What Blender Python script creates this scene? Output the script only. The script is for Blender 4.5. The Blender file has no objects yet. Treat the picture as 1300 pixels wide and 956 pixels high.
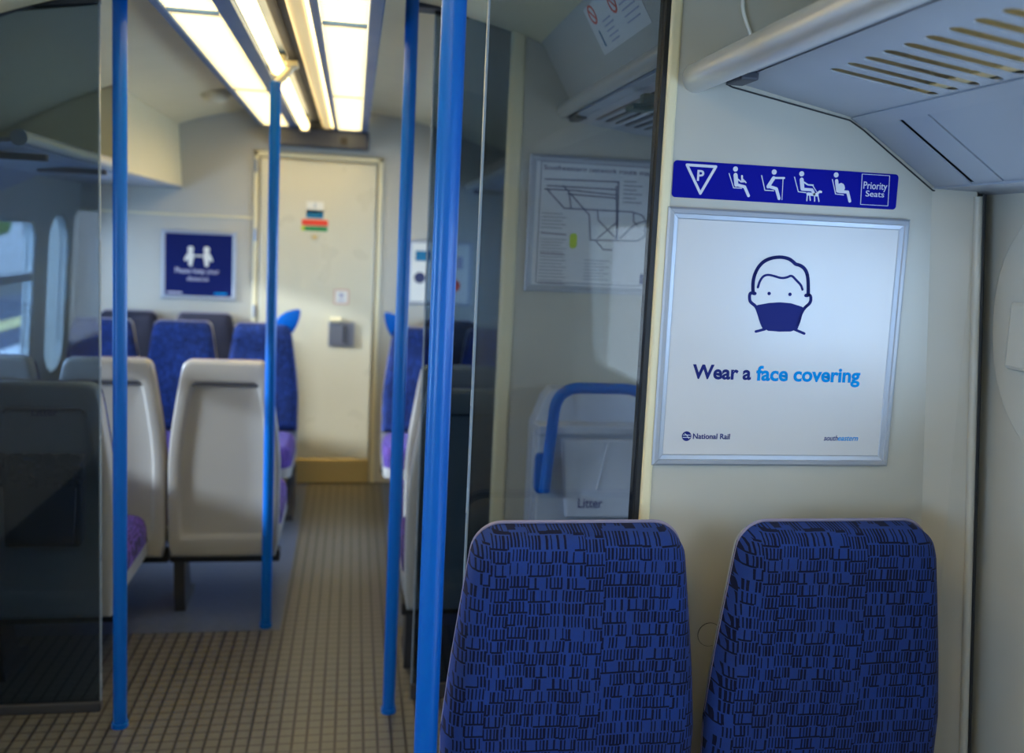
import bpy, bmesh, math, random
from mathutils import Vector, Matrix, noise
random.seed(7)
SC = bpy.context.scene
COL = SC.collection
# ---------------------------------------------------------------- camera
cd = bpy.data.cameras.new('camera'); cam = bpy.data.objects.new('camera', cd); COL.objects.link(cam); SC.camera = cam
cd.sensor_width = 36.0; cd.sensor_fit = 'HORIZONTAL'; cd.lens = 36.0 * 1160 / 1300
cd.shift_y = -44.5 / 1300; cd.clip_start = 0.02; cd.clip_end = 200
rot = Matrix(((0.98453141, -0.02752279, -0.17303292), (-0.16874289, 0.11685445, -0.97870878), (0.04715646, 0.99276761, 0.11040261)))
cam.matrix_world = Matrix.Translation((0, 0, 1.5)) @ rot.to_4x4()
cd.dof.use_dof = True; cd.dof.focus_distance = 1.72; cd.dof.aperture_fstop = 2.4; cd.dof.aperture_blades = 0
SC.view_settings.view_transform = 'Standard'; SC.view_settings.look = 'None'
SC.view_settings.gamma = 1.0; SC.view_settings.use_curve_mapping = False
SC.view_settings.exposure = 0.0
# ---------------------------------------------------------------- world: overcast bluish daylight
W = bpy.data.worlds.new('sky'); SC.world = W; W.use_nodes = True
bg = W.node_tree.nodes['Background']; bg.inputs[0].default_value = (0.70, 0.84, 1.0, 1); bg.inputs[1].default_value = 5.5
def area(name, loc, direction, sx, sy, power, col):
    l = bpy.data.lights.new(name, 'AREA'); l.shape = 'RECTANGLE'; l.size = sx; l.size_y = sy; l.energy = power; l.color = col
    o = bpy.data.objects.new(name, l); COL.objects.link(o); o.location = loc
    o.rotation_euler = Vector(direction).to_track_quat('-Z', 'Y').to_euler()
    return o
DAY = (0.28, 0.55, 1.0)
# daylight standing outside the carriage windows (side windows beside, behind and ahead of the camera)
area('daylight_right_near', (1.75, -0.35, 1.15), (-1, 0.0, -0.05), 1.5, 0.75, 58, DAY)
area('daylight_left_near', (-1.95, -0.35, 1.15), (1, 0.0, -0.05), 1.5, 0.75, 40, DAY)
area('daylight_left_door', (-1.95, 1.95, 1.3), (1, 0.25, -0.15), 0.5, 1.0, 36, DAY)
area('daylight_left_far', (-1.95, 4.1, 1.3), (1, 0.15, -0.25), 1.4, 0.8, 38, DAY)
area('daylight_right_far', (1.75, 4.0, 1.3), (-1, 0.1, -0.2), 1.4, 0.8, 28, DAY)
sl = bpy.data.lights.new('sun', 'SUN'); sl.energy = 9.0; sl.color = (0.86, 0.92, 1.0); sl.angle = math.radians(5)
so = bpy.data.objects.new('sun', sl); COL.objects.link(so); so.location = (-6, 0, 5); so.rotation_euler = Vector((1.43, 0.34, -0.45)).to_track_quat('-Z', 'Y').to_euler()
# ---------------------------------------------------------------- materials
def mat(name, col, rough=0.5, metal=0.0, coat=0.0, emit=None, estr=0.0, bump=0.0, bscale=300.0, mottle=0.0, spec=0.5, sheen=0.0):
    m = bpy.data.materials.new(name); m.use_nodes = True; nt = m.node_tree; b = nt.nodes['Principled BSDF']
    b.inputs['Base Color'].default_value = (*col, 1); b.inputs['Roughness'].default_value = rough
    b.inputs['Metallic'].default_value = metal; b.inputs['Coat Weight'].default_value = coat
    b.inputs['Specular IOR Level'].default_value = spec; b.inputs['Sheen Weight'].default_value = sheen
    if emit: b.inputs['Emission Color'].default_value = (*emit, 1); b.inputs['Emission Strength'].default_value = estr
    tc = nt.nodes.new('ShaderNodeTexCoord')
    n = nt.nodes.new('ShaderNodeTexNoise'); nt.links.new(tc.outputs['Object'], n.inputs['Vector'])
    if bump:
        n.inputs['Scale'].default_value = bscale; bp = nt.nodes.new('ShaderNodeBump'); bp.inputs['Strength'].default_value = bump
        bp.inputs['Distance'].default_value = 0.002
        nt.links.new(n.outputs[0], bp.inputs['Height']); nt.links.new(bp.outputs[0], b.inputs['Normal'])
    n2 = nt.nodes.new('ShaderNodeTexNoise'); n2.inputs['Scale'].default_value = 6; nt.links.new(tc.outputs['Object'], n2.inputs['Vector'])
    mr = nt.nodes.new('ShaderNodeMapRange'); mr.inputs['To Min'].default_value = max(0, rough - 0.05); mr.inputs['To Max'].default_value = min(1, rough + 0.07)
    nt.links.new(n2.outputs[0], mr.inputs['Value']); nt.links.new(mr.outputs[0], b.inputs['Roughness'])
    if mottle:
        mx = nt.nodes.new('ShaderNodeMixRGB'); mx.inputs[1].default_value = (*col, 1)
        mx.inputs[2].default_value = (*[c * (1 - mottle) for c in col], 1)
        nt.links.new(n2.outputs[0], mx.inputs[0]); nt.links.new(mx.outputs[0], b.inputs['Base Color'])
    return m
M = {}
M['wall'] = mat('cream_wall_laminate', (0.48, 0.465, 0.40), 0.38, bump=0.03, bscale=60, mottle=0.08)
M['ceil'] = mat('ceiling_laminate', (0.82, 0.72, 0.46), 0.35, mottle=0.08)
M['trim'] = mat('cream_trim', (0.74, 0.67, 0.44), 0.3, mottle=0.05)
M['panelgrey'] = mat('rack_panel_grey', (0.33, 0.365, 0.42), 0.42, mottle=0.06)
M['rail'] = mat('satin_aluminium_rail', (0.62, 0.62, 0.60), 0.32, 0.6)
M['shell'] = mat('cream_seat_shell', (0.29, 0.295, 0.29), 0.35, mottle=0.08)
M['pole'] = mat('blue_powder_coat', (0.0, 0.095, 0.42), 0.30, coat=0.1, spec=0.3)
M['black'] = mat('black_rubber', (0.008, 0.008, 0.009), 0.5)
M['dark'] = mat('dark_steel', (0.03, 0.032, 0.04), 0.45)
M['alu'] = mat('poster_frame_aluminium', (0.40, 0.43, 0.48), 0.45, 0.45)
M['paper'] = mat('poster_paper', (0.57, 0.57, 0.57), 0.30, mottle=0.03)
M['navy'] = mat('navy_ink', (0.016, 0.024, 0.16), 0.7, spec=0.08)
M['sky'] = mat('light_blue_ink', (0.0, 0.24, 0.62), 0.7, spec=0.08)
M['signblue'] = mat('sign_blue', (0.002, 0.004, 0.26), 0.6, spec=0.08)
M['signwhite'] = mat('sign_white', (0.62, 0.64, 0.72), 0.4)
M['mapwhite'] = mat('map_paper', (0.60, 0.62, 0.64), 0.35)
M['mapline'] = mat('map_line', (0.03, 0.04, 0.11), 0.5)
M['mapgrey'] = mat('map_text_grey', (0.20, 0.21, 0.26), 0.5)
M['lime'] = mat('lime_print', (0.42, 0.55, 0.02), 0.5)
M['frameblue'] = mat('light_frame_steel_blue', (0.06, 0.13, 0.30), 0.35, 0.3)
M['doorcream'] = mat('door_cream', (0.62, 0.585, 0.44), 0.28, coat=0.3, mottle=0.05)
M['brass'] = mat('kick_plate_metal', (0.75, 0.58, 0.26), 0.32, 0.8)
M['steel'] = mat('brushed_steel', (0.35, 0.37, 0.42), 0.35, 0.8)
M['red'] = mat('label_red', (0.75, 0.05, 0.02), 0.5)
M['green'] = mat('label_green', (0.0, 0.22, 0.05), 0.5)
M['teal'] = mat('label_teal', (0.0, 0.14, 0.28), 0.5)
M['lwhite'] = mat('label_white', (0.72, 0.72, 0.66), 0.5)
M['posternavy'] = mat('poster_navy', (0.006, 0.012, 0.10), 0.6, spec=0.1)
M['dim'] = mat('print_lilac_grey', (0.38, 0.38, 0.50), 0.5)
M['bin'] = mat('litter_bin_grey', (0.45, 0.50, 0.60), 0.35, mottle=0.05)
M['bag'] = mat('black_bin_liner', (0.045, 0.055, 0.075), 0.15)
M['dgreen'] = mat('dark_green_plastic', (0.0, 0.045, 0.04), 0.5)
M['darkseat'] = mat('dark_navy_cloth', (0.008, 0.010, 0.03), 0.8)
M['box'] = mat('grey_end_box', (0.035, 0.04, 0.055), 0.5)
M['tube'] = mat('fluorescent_tube', (0.9, 0.8, 0.5), 0.4, emit=(1.0, 0.74, 0.32), estr=4.5)
M['tube2'] = mat('yellowed_tube_cover', (0.75, 0.62, 0.32), 0.4, emit=(1.0, 0.68, 0.26), estr=0.45)
M['louvre'] = mat('louvre_white', (0.7, 0.72, 0.68), 0.4)
M['diff'] = mat('light_diffuser', (0.8, 0.8, 0.78), 0.4, emit=(1.0, 0.72, 0.28), estr=13.0)
M['platform'] = mat('platform_asphalt', (0.10, 0.13, 0.20), 0.8, mottle=0.3)
M['yellowline'] = mat('platform_yellow_line', (0.85, 0.72, 0.30), 0.6)
M['whiteline'] = mat('platform_white_edge', (0.8, 0.85, 0.9), 0.6)
M['building'] = mat('station_wall_pale', (0.85, 0.88, 0.92), 0.8, mottle=0.25)
M['ground'] = mat('ballast_ground', (0.2, 0.2, 0.19), 0.9, mottle=.4)
M['leaf'] = mat('foliage', (0.14, 0.30, 0.05), 0.8, mottle=0.5)
def glass(name, tint, refl=0.05):
    m = bpy.data.materials.new(name); m.use_nodes = True; nt = m.node_tree; nt.nodes.clear()
    o = nt.nodes.new('ShaderNodeOutputMaterial'); mx = nt.nodes.new('ShaderNodeMixShader')
    t = nt.nodes.new('ShaderNodeBsdfTransparent'); t.inputs[0].default_value = (*[math.sqrt(c) for c in tint], 1)
    g = nt.nodes.new('ShaderNodeBsdfGlossy'); g.inputs['Roughness'].default_value = 0.015
    lw = nt.nodes.new('ShaderNodeLayerWeight'); lw.inputs['Blend'].default_value = 0.5
    p = nt.nodes.new('ShaderNodeMath'); p.operation = 'POWER'; p.inputs[1].default_value = 4
    q = nt.nodes.new('ShaderNodeMath'); q.operation = 'MULTIPLY_ADD'; q.inputs[1].default_value = 0.7; q.inputs[2].default_value = refl
    nt.links.new(lw.outputs['Facing'], p.inputs[0]); nt.links.new(p.outputs[0], q.inputs[0]); nt.links.new(q.outputs[0], mx.inputs[0])
    nt.links.new(t.outputs[0], mx.inputs[1]); nt.links.new(g.outputs[0], mx.inputs[2]); nt.links.new(mx.outputs[0], o.inputs[0])
    return m
M['glass'] = glass('smoked_glass', (0.38, 0.42, 0.46))
M['glassdark'] = glass('dark_smoked_glass', (0.18, 0.26, 0.36))  # bluish reflection on the screens is put into the tint
M['window'] = glass('clear_window_glass', (0.9, 0.94, 0.96))
M['glassedge'] = mat('polished_glass_edge', (0.20, 0.25, 0.30), 0.25)

def nodes_math(nt, op, a, b=None):
    n = nt.nodes.new('ShaderNodeMath'); n.operation = op
    for i, v in enumerate((a, b)):
        if v is None: continue
        if isinstance(v, (int, float)): n.inputs[i].default_value = v
        else: nt.links.new(v, n.inputs[i])
    return n.outputs[0]
def moquette(name, base, dark, axis2='Z'):
    """blue moquette woven with rows of short dark upright strokes and a few dark bars"""
    m = bpy.data.materials.new(name); m.use_nodes = True; nt = m.node_tree; b = nt.nodes['Principled BSDF']
    tc = nt.nodes.new('ShaderNodeTexCoord'); sp = nt.nodes.new('ShaderNodeSeparateXYZ'); nt.links.new(tc.outputs['Object'], sp.inputs[0])
    mm = lambda op, a, b=None: nodes_math(nt, op, a, b)
    x = sp.outputs['X']; z = sp.outputs[axis2]
    def wn(a, b_, seed):
        c = nt.nodes.new('ShaderNodeCombineXYZ'); nt.links.new(a, c.inputs[0])
        if b_ is not None: nt.links.new(b_, c.inputs[1])
        c.inputs[2].default_value = seed
        w = nt.nodes.new('ShaderNodeTexWhiteNoise'); w.noise_dimensions = '3D'; nt.links.new(c.outputs[0], w.inputs['Vector']); return w.outputs['Value']
    # wobble
    nz = nt.nodes.new('ShaderNodeTexNoise'); nz.inputs['Scale'].default_value = 14; nt.links.new(tc.outputs['Object'], nz.inputs['Vector'])
    x = mm('ADD', x, mm('MULTIPLY', mm('SUBTRACT', nz.outputs[0], 0.5), 0.006))
    blk = mm('FLOOR', mm('DIVIDE', mm('ADD', x, 5.0), 0.034))
    zz = mm('ADD', mm('DIVIDE', mm('ADD', z, 5.0), 0.0228), mm('MULTIPLY', wn(blk, None, 1.3), 0.55))
    row = mm('FLOOR', zz); fz = mm('FRACT', zz)
    xs = mm('DIVIDE', mm('ADD', x, 5.0), 0.0064)
    xs = mm('ADD', xs, mm('MULTIPLY', wn(row, None, 5.1), 0.9))
    ci = mm('FLOOR', xs); fx = mm('FRACT', xs)
    r1 = wn(ci, row, 2.7); r2 = wn(ci, row, 8.2)
    width = mm('ADD', 0.34, mm('MULTIPLY', mm('POWER', r2, 1.6), 0.40))
    stroke = mm('MULTIPLY', mm('LESS_THAN', fx, width), mm('GREATER_THAN', r1, 0.16))
    stroke = mm('MULTIPLY', stroke, mm('MULTIPLY', mm('GREATER_THAN', fz, 0.07), mm('LESS_THAN', fz, 0.94)))
    bar = mm('MULTIPLY', mm('LESS_THAN', fz, 0.15), mm('GREATER_THAN', wn(mm('FLOOR', mm('DIVIDE', mm('ADD', x, 5.0), 0.020)), row, 4.4), 0.52))
    mask = mm('MAXIMUM', stroke, bar)
    # broad tonal variation of the weave
    n2 = nt.nodes.new('ShaderNodeTexNoise'); n2.inputs['Scale'].default_value = 260; nt.links.new(tc.outputs['Object'], n2.inputs['Vector'])
    n3 = nt.nodes.new('ShaderNodeTexNoise'); n3.inputs['Scale'].default_value = 11; nt.links.new(tc.outputs['Object'], n3.inputs['Vector'])
    ca = nt.nodes.new('ShaderNodeMixRGB'); ca.inputs[1].default_value = (*base, 1); ca.inputs[2].default_value = (base[0] * 2.6, base[1] * 0.75, base[2] * 0.48, 1)
    nt.links.new(mm('MULTIPLY', mm('ADD', n2.outputs[0], n3.outputs[0]), 0.55), ca.inputs[0])
    mx = nt.nodes.new('ShaderNodeMixRGB'); nt.links.new(mm('MULTIPLY', mask, 0.93), mx.inputs[0]); nt.links.new(ca.outputs[0], mx.inputs[1]); mx.inputs[2].default_value = (*dark, 1)
    nt.links.new(mx.outputs[0], b.inputs['Base Color'])
    b.inputs['Roughness'].default_value = 0.85; b.inputs['Sheen Weight'].default_value = 0.12; b.inputs['Sheen Roughness'].default_value = 0.4
    b.inputs['Sheen Tint'].default_value = (0.5, 0.55, 1, 1); b.inputs['Specular IOR Level'].default_value = 0.2
    bp = nt.nodes.new('ShaderNodeBump'); bp.inputs['Strength'].default_value = 0.35; bp.inputs['Distance'].default_value = 0.001
    nt.links.new(n2.outputs[0], bp.inputs['Height']); nt.links.new(bp.outputs[0], b.inputs['Normal'])
    return m
M['moq'] = moquette('blue_moquette', (0.006, 0.040, 0.235), (0.001, 0.001, 0.010))
M['moqlit'] = moquette('blue_moquette_cushion_lit', (0.045, 0.055, 0.38), (0.004, 0.004, 0.03), 'Y')  # same moquette for cushions, light from above put into a brighter purple-blue
M['piping'] = mat('grey_lilac_piping', (0.22, 0.20, 0.30), 0.8)
def floor_material():
    m = bpy.data.materials.new('vinyl_floor'); m.use_nodes = True; nt = m.node_tree; b = nt.nodes['Principled BSDF']
    g = nt.nodes.new('ShaderNodeNewGeometry'); sp = nt.nodes.new('ShaderNodeSeparateXYZ'); nt.links.new(g.outputs['Position'], sp.inputs[0])
    mm = lambda op, a, b=None: nodes_math(nt, op, a, b)
    x, y = sp.outputs['X'], sp.outputs['Y']
    lx = mm('LESS_THAN', mm('FRACT', mm('DIVIDE', mm('ADD', x, 5.0), 0.0415)), 0.20)
    ly = mm('LESS_THAN', mm('FRACT', mm('DIVIDE', mm('ADD', y, 5.0), 0.0415)), 0.20)
    line = mm('MAXIMUM', lx, mm('MULTIPLY', ly, 0.6))
    aisle = mm('MULTIPLY', mm('GREATER_THAN', x, -0.235), mm('LESS_THAN', x, 0.20))
    vest = mm('MULTIPLY', mm('LESS_THAN', y, 3.39), mm('GREATER_THAN', y, 1.2))
    grid = mm('MAXIMUM', aisle, vest)
    tile = nt.nodes.new('ShaderNodeMixRGB'); tile.inputs[1].default_value = (0.095, 0.092, 0.082, 1); tile.inputs[2].default_value = (0.022, 0.021, 0.021, 1); nt.links.new(line, tile.inputs[0])
    n = nt.nodes.new('ShaderNodeTexNoise'); n.inputs['Scale'].default_value = 40; nt.links.new(g.outputs['Position'], n.inputs['Vector'])
    carpet = nt.nodes.new('ShaderNodeMixRGB'); carpet.inputs[1].default_value = (0.05, 0.07, 0.12, 1); carpet.inputs[2].default_value = (0.08, 0.105, 0.17, 1); nt.links.new(n.outputs[0], carpet.inputs[0])
    mx = nt.nodes.new('ShaderNodeMixRGB'); nt.links.new(grid, mx.inputs[0]); nt.links.new(carpet.outputs[0], mx.inputs[1]); nt.links.new(tile.outputs[0], mx.inputs[2])
    nt.links.new(mx.outputs[0], b.inputs['Base Color']); b.inputs['Roughness'].default_value = 0.36
    bp = nt.nodes.new('ShaderNodeBump'); bp.inputs['Strength'].default_value = 0.4; bp.inputs['Distance'].default_value = 0.001; bp.invert = True
    nt.links.new(mm('MULTIPLY', line, grid), bp.inputs['Height']); nt.links.new(bp.outputs[0], b.inputs['Normal'])
    return m
M['floor'] = floor_material()
# ---------------------------------------------------------------- helpers
def root_loc(p):
    while p.parent: p = p.parent
    return Vector(p.location)
def link_mesh(name, me, material, parent=None, smooth=False, anchor=None):
    if isinstance(me, bmesh.types.BMesh):
        bm = me; me = bpy.data.meshes.new(name); bmesh.ops.recalc_face_normals(bm, faces=bm.faces); bm.to_mesh(me); bm.free()
    me.materials.clear(); me.materials.append(material)
    for p in me.polygons: p.use_smooth = smooth
    o = bpy.data.objects.new(name, me); COL.objects.link(o)
    if smooth: 
        try: me.set_sharp_from_angle(angle=math.radians(38))
        except Exception: pass
    if parent:
        me.transform(Matrix.Translation(-root_loc(parent))); o.parent = parent
    else:
        xs = [v.co for v in me.vertices]
        if anchor is None:
            anchor = Vector(((min(v.x for v in xs) + max(v.x for v in xs)) / 2, (min(v.y for v in xs) + max(v.y for v in xs)) / 2, min(v.z for v in xs)))
        me.transform(Matrix.Translation(-Vector(anchor))); o.location = anchor
    return o
def thing(name, label, cat, loc, group=None):
    o = bpy.data.objects.new(name, None); COL.objects.link(o); o.location = loc; o.empty_display_size = 0.05
    o['label'] = label; o['category'] = cat
    if group: o['group'] = group
    return o
def tag(o, label, cat, group=None, kind=None):
    o['label'] = label; o['category'] = cat
    if group: o['group'] = group
    if kind: o['kind'] = kind
    return o
def struct(o, label=None):
    o['kind'] = 'structure'
    if label: o['label'] = label
    return o
def join(a, b):
    me = bpy.data.meshes.new('t'); b.to_mesh(me); a.from_mesh(me); bpy.data.meshes.remove(me); b.free(); return a
def box(x0, x1, y0, y1, z0, z1, bev=0.0, seg=2, bm=None):
    b = bmesh.new(); bmesh.ops.create_cube(b, size=1)
    bmesh.ops.transform(b, matrix=Matrix.Translation(((x0 + x1) / 2, (y0 + y1) / 2, (z0 + z1) / 2)) @ Matrix.Diagonal((abs(x1 - x0), abs(y1 - y0), abs(z1 - z0), 1)), verts=b.verts)
    if bev: bmesh.ops.bevel(b, geom=b.edges[:], offset=bev, segments=seg, affect='EDGES', profile=0.5)
    return join(bm, b) if bm is not None else b
def tube(pts, r, n=20, bm=None, caps=True):
    b = bmesh.new(); pts = [Vector(p) for p in pts]; rings = []
    N = len(pts); up = None
    for i, p in enumerate(pts):
        t = (pts[min(i + 1, N - 1)] - pts[max(i - 1, 0)]).normalized()
        if up is None:
            up = Vector((0, 0, 1)) if abs(t.z) < 0.9 else Vector((1, 0, 0))
        s = t.cross(up).normalized(); up = s.cross(t).normalized()
        rr = r[i] if isinstance(r, (list, tuple)) else r
        rings.append([b.verts.new(p + (s * math.cos(a) + up * math.sin(a)) * rr) for a in [2 * math.pi * k / n for k in range(n)]])
    for i in range(N - 1):
        for k in range(n): b.faces.new((rings[i][k], rings[i][(k + 1) % n], rings[i + 1][(k + 1) % n], rings[i + 1][k]))
    if caps: b.faces.new(rings[0][::-1]); b.faces.new(rings[-1])
    return join(bm, b) if bm is not None else b
def fillet(pts, r, n=8):
    pts = [Vector(p) for p in pts]; out = [pts[0]]
    for i in range(1, len(pts) - 1):
        a = (pts[i - 1] - pts[i]).normalized(); c = (pts[i + 1] - pts[i]).normalized()
        p0 = pts[i] + a * r; p1 = pts[i] + c * r
        for k in range(n + 1):
            t = k / n; out.append(p0 * (1 - t) ** 2 + pts[i] * 2 * t * (1 - t) + p1 * t * t)
    out.append(pts[-1]); return out
def prism_y(poly, y0, y1, bev=0.0, seg=2, bm=None):
    """polygon in (x,z) extruded along y"""
    b = bmesh.new(); f = b.faces.new([b.verts.new((x, y0, z)) for x, z in poly])
    e = bmesh.ops.extrude_face_region(b, geom=[f]); bmesh.ops.translate(b, vec=(0, y1 - y0, 0), verts=[v for v in e['geom'] if isinstance(v, bmesh.types.BMVert)])
    bmesh.ops.recalc_face_normals(b, faces=b.faces)
    if bev: bmesh.ops.bevel(b, geom=b.edges[:], offset=bev, segments=seg, affect='EDGES', profile=0.5)
    return join(bm, b) if bm is not None else b
def rrect(x0, x1, y0, y1, r, n=6):
    out = []
    for cx, cy, a0 in ((x1 - r, y1 - r, 0), (x0 + r, y1 - r, 90), (x0 + r, y0 + r, 180), (x1 - r, y0 + r, 270)):
        for k in range(n + 1):
            a = math.radians(a0 + 90 * k / n); out.append((cx + r * math.cos(a), cy + r * math.sin(a)))
    return out
def plate(loops, t, mtx, bevel=0.0):
    """filled outline with holes (first loop outer), thickness t, drawn in local XY then placed by mtx"""
    c = bpy.data.curves.new('p', 'CURVE'); c.dimensions = '2D'; c.fill_mode = 'BOTH'; c.extrude = t / 2
    if bevel: c.bevel_depth = bevel; c.offset = -bevel
    for lp in loops:
        s = c.splines.new('POLY'); s.points.add(len(lp) - 1)
        for i, p in enumerate(lp): s.points[i].co = (p[0], p[1], 0, 1)
        s.use_cyclic_u = True
    o = bpy.data.objects.new('p', c); me = bpy.data.meshes.new_from_object(o); bpy.data.objects.remove(o); bpy.data.curves.remove(c)
    me.transform(mtx); return me
FRONT = lambda y: Matrix(((1, 0, 0, 0), (0, 0, -1, y), (0, 1, 0, 0), (0, 0, 0, 1)))      # local XY -> world XZ at depth y, facing -Y
def basis(origin, ex, ey):
    ex = Vector(ex).normalized(); ey = Vector(ey).normalized(); ez = ex.cross(ey)
    return Matrix(((ex.x, ey.x, ez.x, origin[0]), (ex.y, ey.y, ez.y, origin[1]), (ex.z, ey.z, ez.z, origin[2]), (0, 0, 0, 1)))
def text(s, x0, z0, w, h, y, bold=0.0, shear=0.0, t=0.0006, m2=None):
    c = bpy.data.curves.new('t', 'FONT'); c.body = s; c.size = 1; c.extrude = 0; c.offset = bold; c.shear = shear; c.resolution_u = 4
    if '\n' in s: c.align_x = 'CENTER'
    o = bpy.data.objects.new('t', c); me = bpy.data.meshes.new_from_object(o); bpy.data.objects.remove(o)
    xs = [v.co.x for v in me.vertices]; ys = [v.co.y for v in me.vertices]
    base = 0 if '\n' not in s else min(ys); top = max(ys)
    sx = w / (max(xs) - min(xs)); sy = h / (top - base)
    b = bmesh.new(); b.from_mesh(me); bpy.data.meshes.remove(me)
    bmesh.ops.transform(b, matrix=Matrix.Translation((x0, z0, 0)) @ Matrix.Diagonal((sx, sy, 1, 1)) @ Matrix.Translation((-min(xs), -base, 0)), verts=b.verts)
    g = bmesh.ops.extrude_face_region(b, geom=b.faces[:]); bmesh.ops.translate(b, vec=(0, 0, t), verts=[v for v in g['geom'] if isinstance(v, bmesh.types.BMVert)])
    b.transform(m2 if m2 else FRONT(y)); return b
SLAB = [0]
def stroke(pts, w, y, t=0.0006, bm=None, m2=None, n=8):
    """line of width w with round ends, drawn on a plane facing -Y"""
    b = bmesh.new() 
    def slab(loop):
        f = b.faces.new([b.verts.new((p[0], p[1], 0)) for p in loop]); g = bmesh.ops.extrude_face_region(b, geom=[f]); SLAB[0] += 1
        bmesh.ops.translate(b, vec=(0, 0, t * (1 + .07 * (SLAB[0] % 9))), verts=[v for v in g['geom'] if isinstance(v, bmesh.types.BMVert)])
    P = [Vector(p) for p in pts]
    for a, c in zip(P, P[1:]):
        d = (c - a)
        if d.length < 1e-6: continue
        d.normalize(); nrm = Vector((-d.y, d.x)) * w / 2
        slab([a - nrm, c - nrm, c + nrm, a + nrm])
    for p in P: slab([p + Vector((math.cos(k * 2 * math.pi / n), math.sin(k * 2 * math.pi / n))) * w / 2 for k in range(n)])
    b.transform(m2 if m2 else FRONT(y)); return join(bm, b) if bm is not None else b
def disc(c, r, y, t=0.0006, bm=None, n=20, m2=None):
    return stroke([c], 2 * r, y, t, bm, m2, n)
def smoothpts(pts, it=2):
    P = [Vector(p) for p in pts]
    for _ in range(it):
        Q = [P[0]]
        for a, c in zip(P, P[1:]): Q += [a * .75 + c * .25, a * .25 + c * .75]
        Q.append(P[-1]); P = Q
    return P
FACE = [([(0.758, 1.42), (0.754, 1.42), (0.752, 1.442), (0.755, 1.459), (0.764, 1.476), (0.779, 1.487), (0.801, 1.492), (0.82, 1.49), (0.831, 1.484), (0.836, 1.479), (0.845, 1.478), (0.856, 1.472), (0.863, 1.46), (0.866, 1.443), (0.868, 1.42), (0.863, 1.42)], 0.0052), ([(0.753, 1.421), (0.747, 1.42), (0.748, 1.406), (0.753, 1.401), (0.762, 1.396), (0.769, 1.382), (0.775, 1.366), (0.782, 1.354)], 0.0046), ([(0.867, 1.423), (0.874, 1.419), (0.874, 1.406), (0.863, 1.397), (0.856, 1.385), (0.853, 1.368), (0.848, 1.354)], 0.0046), ([(0.763, 1.432), (0.766, 1.444), (0.772, 1.454), (0.782, 1.457), (0.794, 1.455), (0.809, 1.451), (0.821, 1.453), (0.83, 1.458), (0.84, 1.449), (0.851, 1.44), (0.855, 1.431)], 0.0034), ([(0.766, 1.347), (0.784, 1.352)], 0.004), ([(0.866, 1.346), (0.846, 1.353)], 0.004)]
MASK = [(0.763, 1.395), (0.765, 1.398), (0.789, 1.403), (0.811, 1.405), (0.833, 1.404), (0.857, 1.398), (0.86, 1.396), (0.855, 1.381), (0.852, 1.362), (0.848, 1.353), (0.838, 1.349), (0.814, 1.348), (0.791, 1.349), (0.781, 1.354), (0.775, 1.366), (0.77, 1.381)]
EYES = [(0.787, 1.421), (0.83, 1.421)]
TRI = [(0.606, 1.654), (0.663, 1.654), (0.636, 1.603)]
PICTO = [{'disc': [((0.702, 1.652), 0.0035)], 'st': [([(0.69, 1.643), (0.701, 1.617), (0.717, 1.617)], 0.0012), ([(0.703, 1.641), (0.706, 1.623)], 0.006), ([(0.707, 1.623), (0.723, 1.62), (0.732, 1.604)], 0.0042), ([(0.704, 1.636), (0.715, 1.629), (0.723, 1.63)], 0.002), ([(0.716, 1.64), (0.717, 1.631)], 0.0026), ([(0.717, 1.635), (0.725, 1.628)], 0.0016)]}, {'disc': [((0.78, 1.651), 0.0036)], 'st': [([(0.755, 1.643), (0.764, 1.616), (0.782, 1.616)], 0.0012), ([(0.78, 1.64), (0.77, 1.623)], 0.0052), ([(0.77, 1.624), (0.787, 1.62), (0.794, 1.602)], 0.0044), ([(0.78, 1.64), (0.801, 1.641)], 0.0028), ([(0.799, 1.64), (0.8, 1.6)], 0.0009)]}, {'disc': [((0.836, 1.651), 0.0036)], 'st': [([(0.822, 1.644), (0.832, 1.617), (0.848, 1.616)], 0.0012), ([(0.837, 1.64), (0.84, 1.623)], 0.006), ([(0.84, 1.622), (0.86, 1.622), (0.865, 1.614)], 0.0042), ([(0.839, 1.637), (0.851, 1.631), (0.861, 1.631)], 0.002), ([(0.86, 1.631), (0.873, 1.615)], 0.001), ([(0.852, 1.614), (0.871, 1.613)], 0.0045), ([(0.871, 1.615), (0.876, 1.62), (0.879, 1.619)], 0.003), ([(0.851, 1.612), (0.851, 1.601)], 0.0016), ([(0.856, 1.611), (0.858, 1.602)], 0.0016), ([(0.866, 1.612), (0.867, 1.601)], 0.0016), ([(0.872, 1.615), (0.876, 1.601)], 0.0016)]}, {'disc': [((0.907, 1.653), 0.0036)], 'st': [([(0.9, 1.644), (0.909, 1.617), (0.926, 1.616)], 0.0012), ([(0.909, 1.642), (0.913, 1.623)], 0.005), ([(0.919, 1.632), (0.921, 1.629)], 0.01), ([(0.916, 1.622), (0.934, 1.622), (0.94, 1.605)], 0.0044)]}]
BOXR = [(0.961, 1.658), (1.019, 1.658), (1.021, 1.6), (0.963, 1.6)]
PTXT = [(0.966, 1.631), (1.016, 1.631), (0.972, 1.616), (1.011, 1.616)]
MAPB = [(0.561, 1.744), (0.58, 1.372)]
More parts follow.
